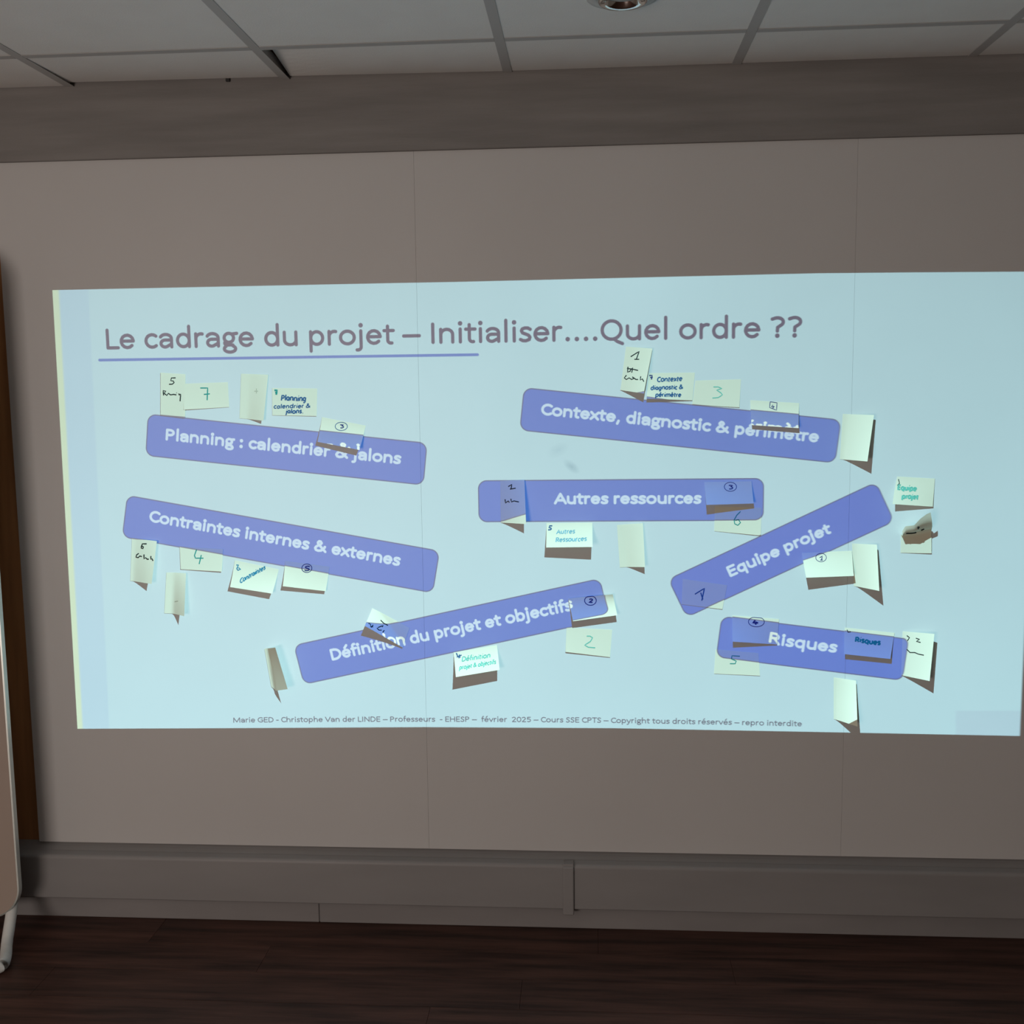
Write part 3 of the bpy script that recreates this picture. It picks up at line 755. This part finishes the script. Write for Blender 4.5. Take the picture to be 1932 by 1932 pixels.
# on and under the "Autres ressources" bar
n = NT([(944, 907), (945, 986)], [(989.5, 905.5), (992.5, 988.8)], (.006, .032), 'upright note with black writing on the left end of the autres ressources bar', hinge=0.0)
n.ink([[(959, 918), (966, 914), (964, 923)], [(962, 923), (973, 921)], [(953, 942), (954, 949), (959, 945), (961, 948)], [(964, 941), (965, 947), (970, 945), (974, 946), (979, 947)]], 'black', .0022)
n = NT([(1031, 987), (1117.6, 986)], [(1030.5, 1033), (1118, 1032)], (.033, .042), 'bright lifted note reading Autres Ressources in pale blue, under the autres ressources bar', power=1.25)
n.text('5', 1034, 1001, 7, 14, 'blue', width=.0028); n.text('Autres', 1050, 1008, 34, 14, 'pale', -.03, .0018); n.text('Ressources', 1049, 1023, 57, 14, 'pale', -.03, .0020)
n = NT([(1164, 990.5), (1169.5, 1070.6)], [(1213, 987), (1217, 1070)], (.008, .023), 'upright unwritten note below the autres ressources bar, beside the bright lifted note', hinge=0.3)
n = NT([(1329, 909.5), (1418, 908)], [(1332.6, 952.7), (1422, 950)], (.034, .018), 'lifted note with a faint circled mark at the right end of the autres ressources bar', power=1.3, base=.0022)
n.ink([[(1378 + 11.5 * math.cos(t), 918.5 + 8.5 * math.sin(t)) for t in [k * PI / 12 for k in range(25)]]], 'navy', .0013); n.text('3', 1374, 923, 8, 13, 'navy', width=.0018)
n = NT([(1349, 955), (1437, 958)], [(1347.5, 1002), (1435.5, 1010.5)], (.001, .003), 'flat note with a teal 6, half below the autres ressources bar')
n.ink([[(1397, 965), (1390, 972), (1385, 981), (1386, 988), (1392, 991), (1397, 986), (1393, 980), (1387, 982)]], 'teal', .0020)
# around the "Equipe projet" bar
n = NT([(1288, 1092), (1372, 1104)], [(1286, 1140), (1363, 1149.5)], (.001, .002), 'flat note with a dim 1 inside the lower left end of the equipe projet bar')
n.ink([[(1311, 1121), (1329, 1110), (1324, 1133)], [(1322, 1118), (1326, 1131)]], 'blue', .0026)
n = NT([(1607.5, 1025.5), (1611, 1106)], [(1654.5, 1027.6), (1659, 1115)], (.018, .045), 'upright unwritten lifted note under the equipe projet bar', hinge=0.12)
n = NT([(1513, 1043), (1607.5, 1039)], [(1521, 1090), (1611, 1086.6)], (.038, .024), 'bright lifted note with a small circled mark, just under the equipe projet bar', power=1.3, base=.0022)
n.ink([[(1549 + 10 * math.cos(t), 1052 + 8 * math.sin(t)) for t in [k * PI / 12 for k in range(25)]]], 'navy', .0012); n.text('1', 1546, 1057, 6, 12, 'navy', width=.0016)
n = NT([(1693, 899), (1764, 903)], [(1684, 951), (1760, 956)], (.026, .006), 'note with two lines of green handwriting beside the upper end of the equipe projet bar', power=1.5, base=.0015)
n.text('Equipe', 1694, 924, 34, 15, 'mint', .08, .0030); n.text('projet', 1702, 941, 30, 14, 'mint', .03, .0030); n.ink([[(1695, 904), (1697, 912), (1693, 916)]], 'black', .0018)
def topcurl(s, u, t):
    # glued low down; the upper part leans far forward, so its front looks down out of the beam
    B = un(1699, 1043, .001) * (1 - u) + un(1757.5, 1044, .004) * u
    M_ = un(1700, 1008, .003) * (1 - u) + un(1757.5, 999, .004) * u
    if t < .4:
        k = t / .4; return B * (1 - k) + M_ * k
    k = (t - .4) / .6
    pts = [(0, 1702, 1003, .036), (.18, 1708, 993, .052), (.42, 1725, 991, .060), (.62, 1736, 979, .064), (.82, 1748, 970, .064), (1.05, 1758, 966, .060)]
    for (u0, x0, y0, h0), (u1, x1, y1, h1) in zip(pts[:-1], pts[1:]):
        if u <= u1:
            w = (u - u0) / (u1 - u0); E_ = un(x0, y0, h0) * (1 - w) + un(x1, y1, h1) * w; break
    Q = M_ * (1 - k) + E_ * k
    Q = Q + np.array([0, -.010 * math.sin(k * PI), -.006 * math.sin(k * PI)])
    return Q
n = NT([(1699, 1043), (1757, 1044)], [(1705, 1000), (1757, 967)], (.02, .04), 'note rolled forward at its top into a dark point, below the green handwriting note', surf=topcurl, n=24)
n.ink([[(.50, .86), (.54, .80), (.50, .76)], [(.14, .70), (.30, .62), (.46, .60)], [(.62, .58), (.72, .60)]], 'black', .0045, uv=True)
# around the "Risques" bar
n = NT([(1382, 1161), (1470, 1168)], [(1382, 1210.6), (1466, 1216)], (.018, .003), 'lifting note with a dark circled mark at the left end of the risques bar', power=1.4, base=.0020)
n.ink([[(1427 + 15 * math.cos(t), 1173 + 9.5 * math.sin(t)) for t in [k * PI / 12 for k in range(25)]]], 'navy', .0014); n.text('4', 1420, 1178, 10, 13, 'navy', width=.0030)
n = NT([(1350, 1225), (1431, 1232)], [(1347, 1271), (1434, 1275)], (.001, .0015), 'flat note with a green 5, half below the left end of the risques bar')
n.ink([[(1396, 1238), (1381, 1237), (1380, 1243), (1389, 1247), (1387, 1252), (1377, 1252)]], 'teal', .0020)
n = NT([(1594, 1184), (1688, 1194)], [(1592.5, 1234), (1680, 1243.4)], (.015, .014), 'note reading Risques in teal, lifted off the right part of the risques bar', power=1.4)
n.text('Risques', 1614, 1211, 46, 15, 'teal', .14, .0030); n.ink([[(1598, 1188), (1600, 1193), (1605, 1192)]], 'black', .0018)
n = NT([(1703, 1191), (1700, 1274)], [(1763, 1196), (1754, 1285)], (.026, .034), 'upright lifted note with black scrawl covering the right end of the risques bar', hinge=0.0)
n.ink([[(1711, 1199), (1716, 1203), (1712, 1209)], [(1728, 1204), (1735, 1206), (1729, 1210), (1737, 1212)], [(1711, 1225), (1717, 1231), (1726, 1231), (1733, 1234), (1743, 1236)]], 'black', .0020)
n = NT([(1573, 1278), (1573, 1357)], [(1615, 1284), (1618, 1371)], (.010, .040), 'upright unwritten note at bottom right, by the lower edge of the projected picture', hinge=0.1)
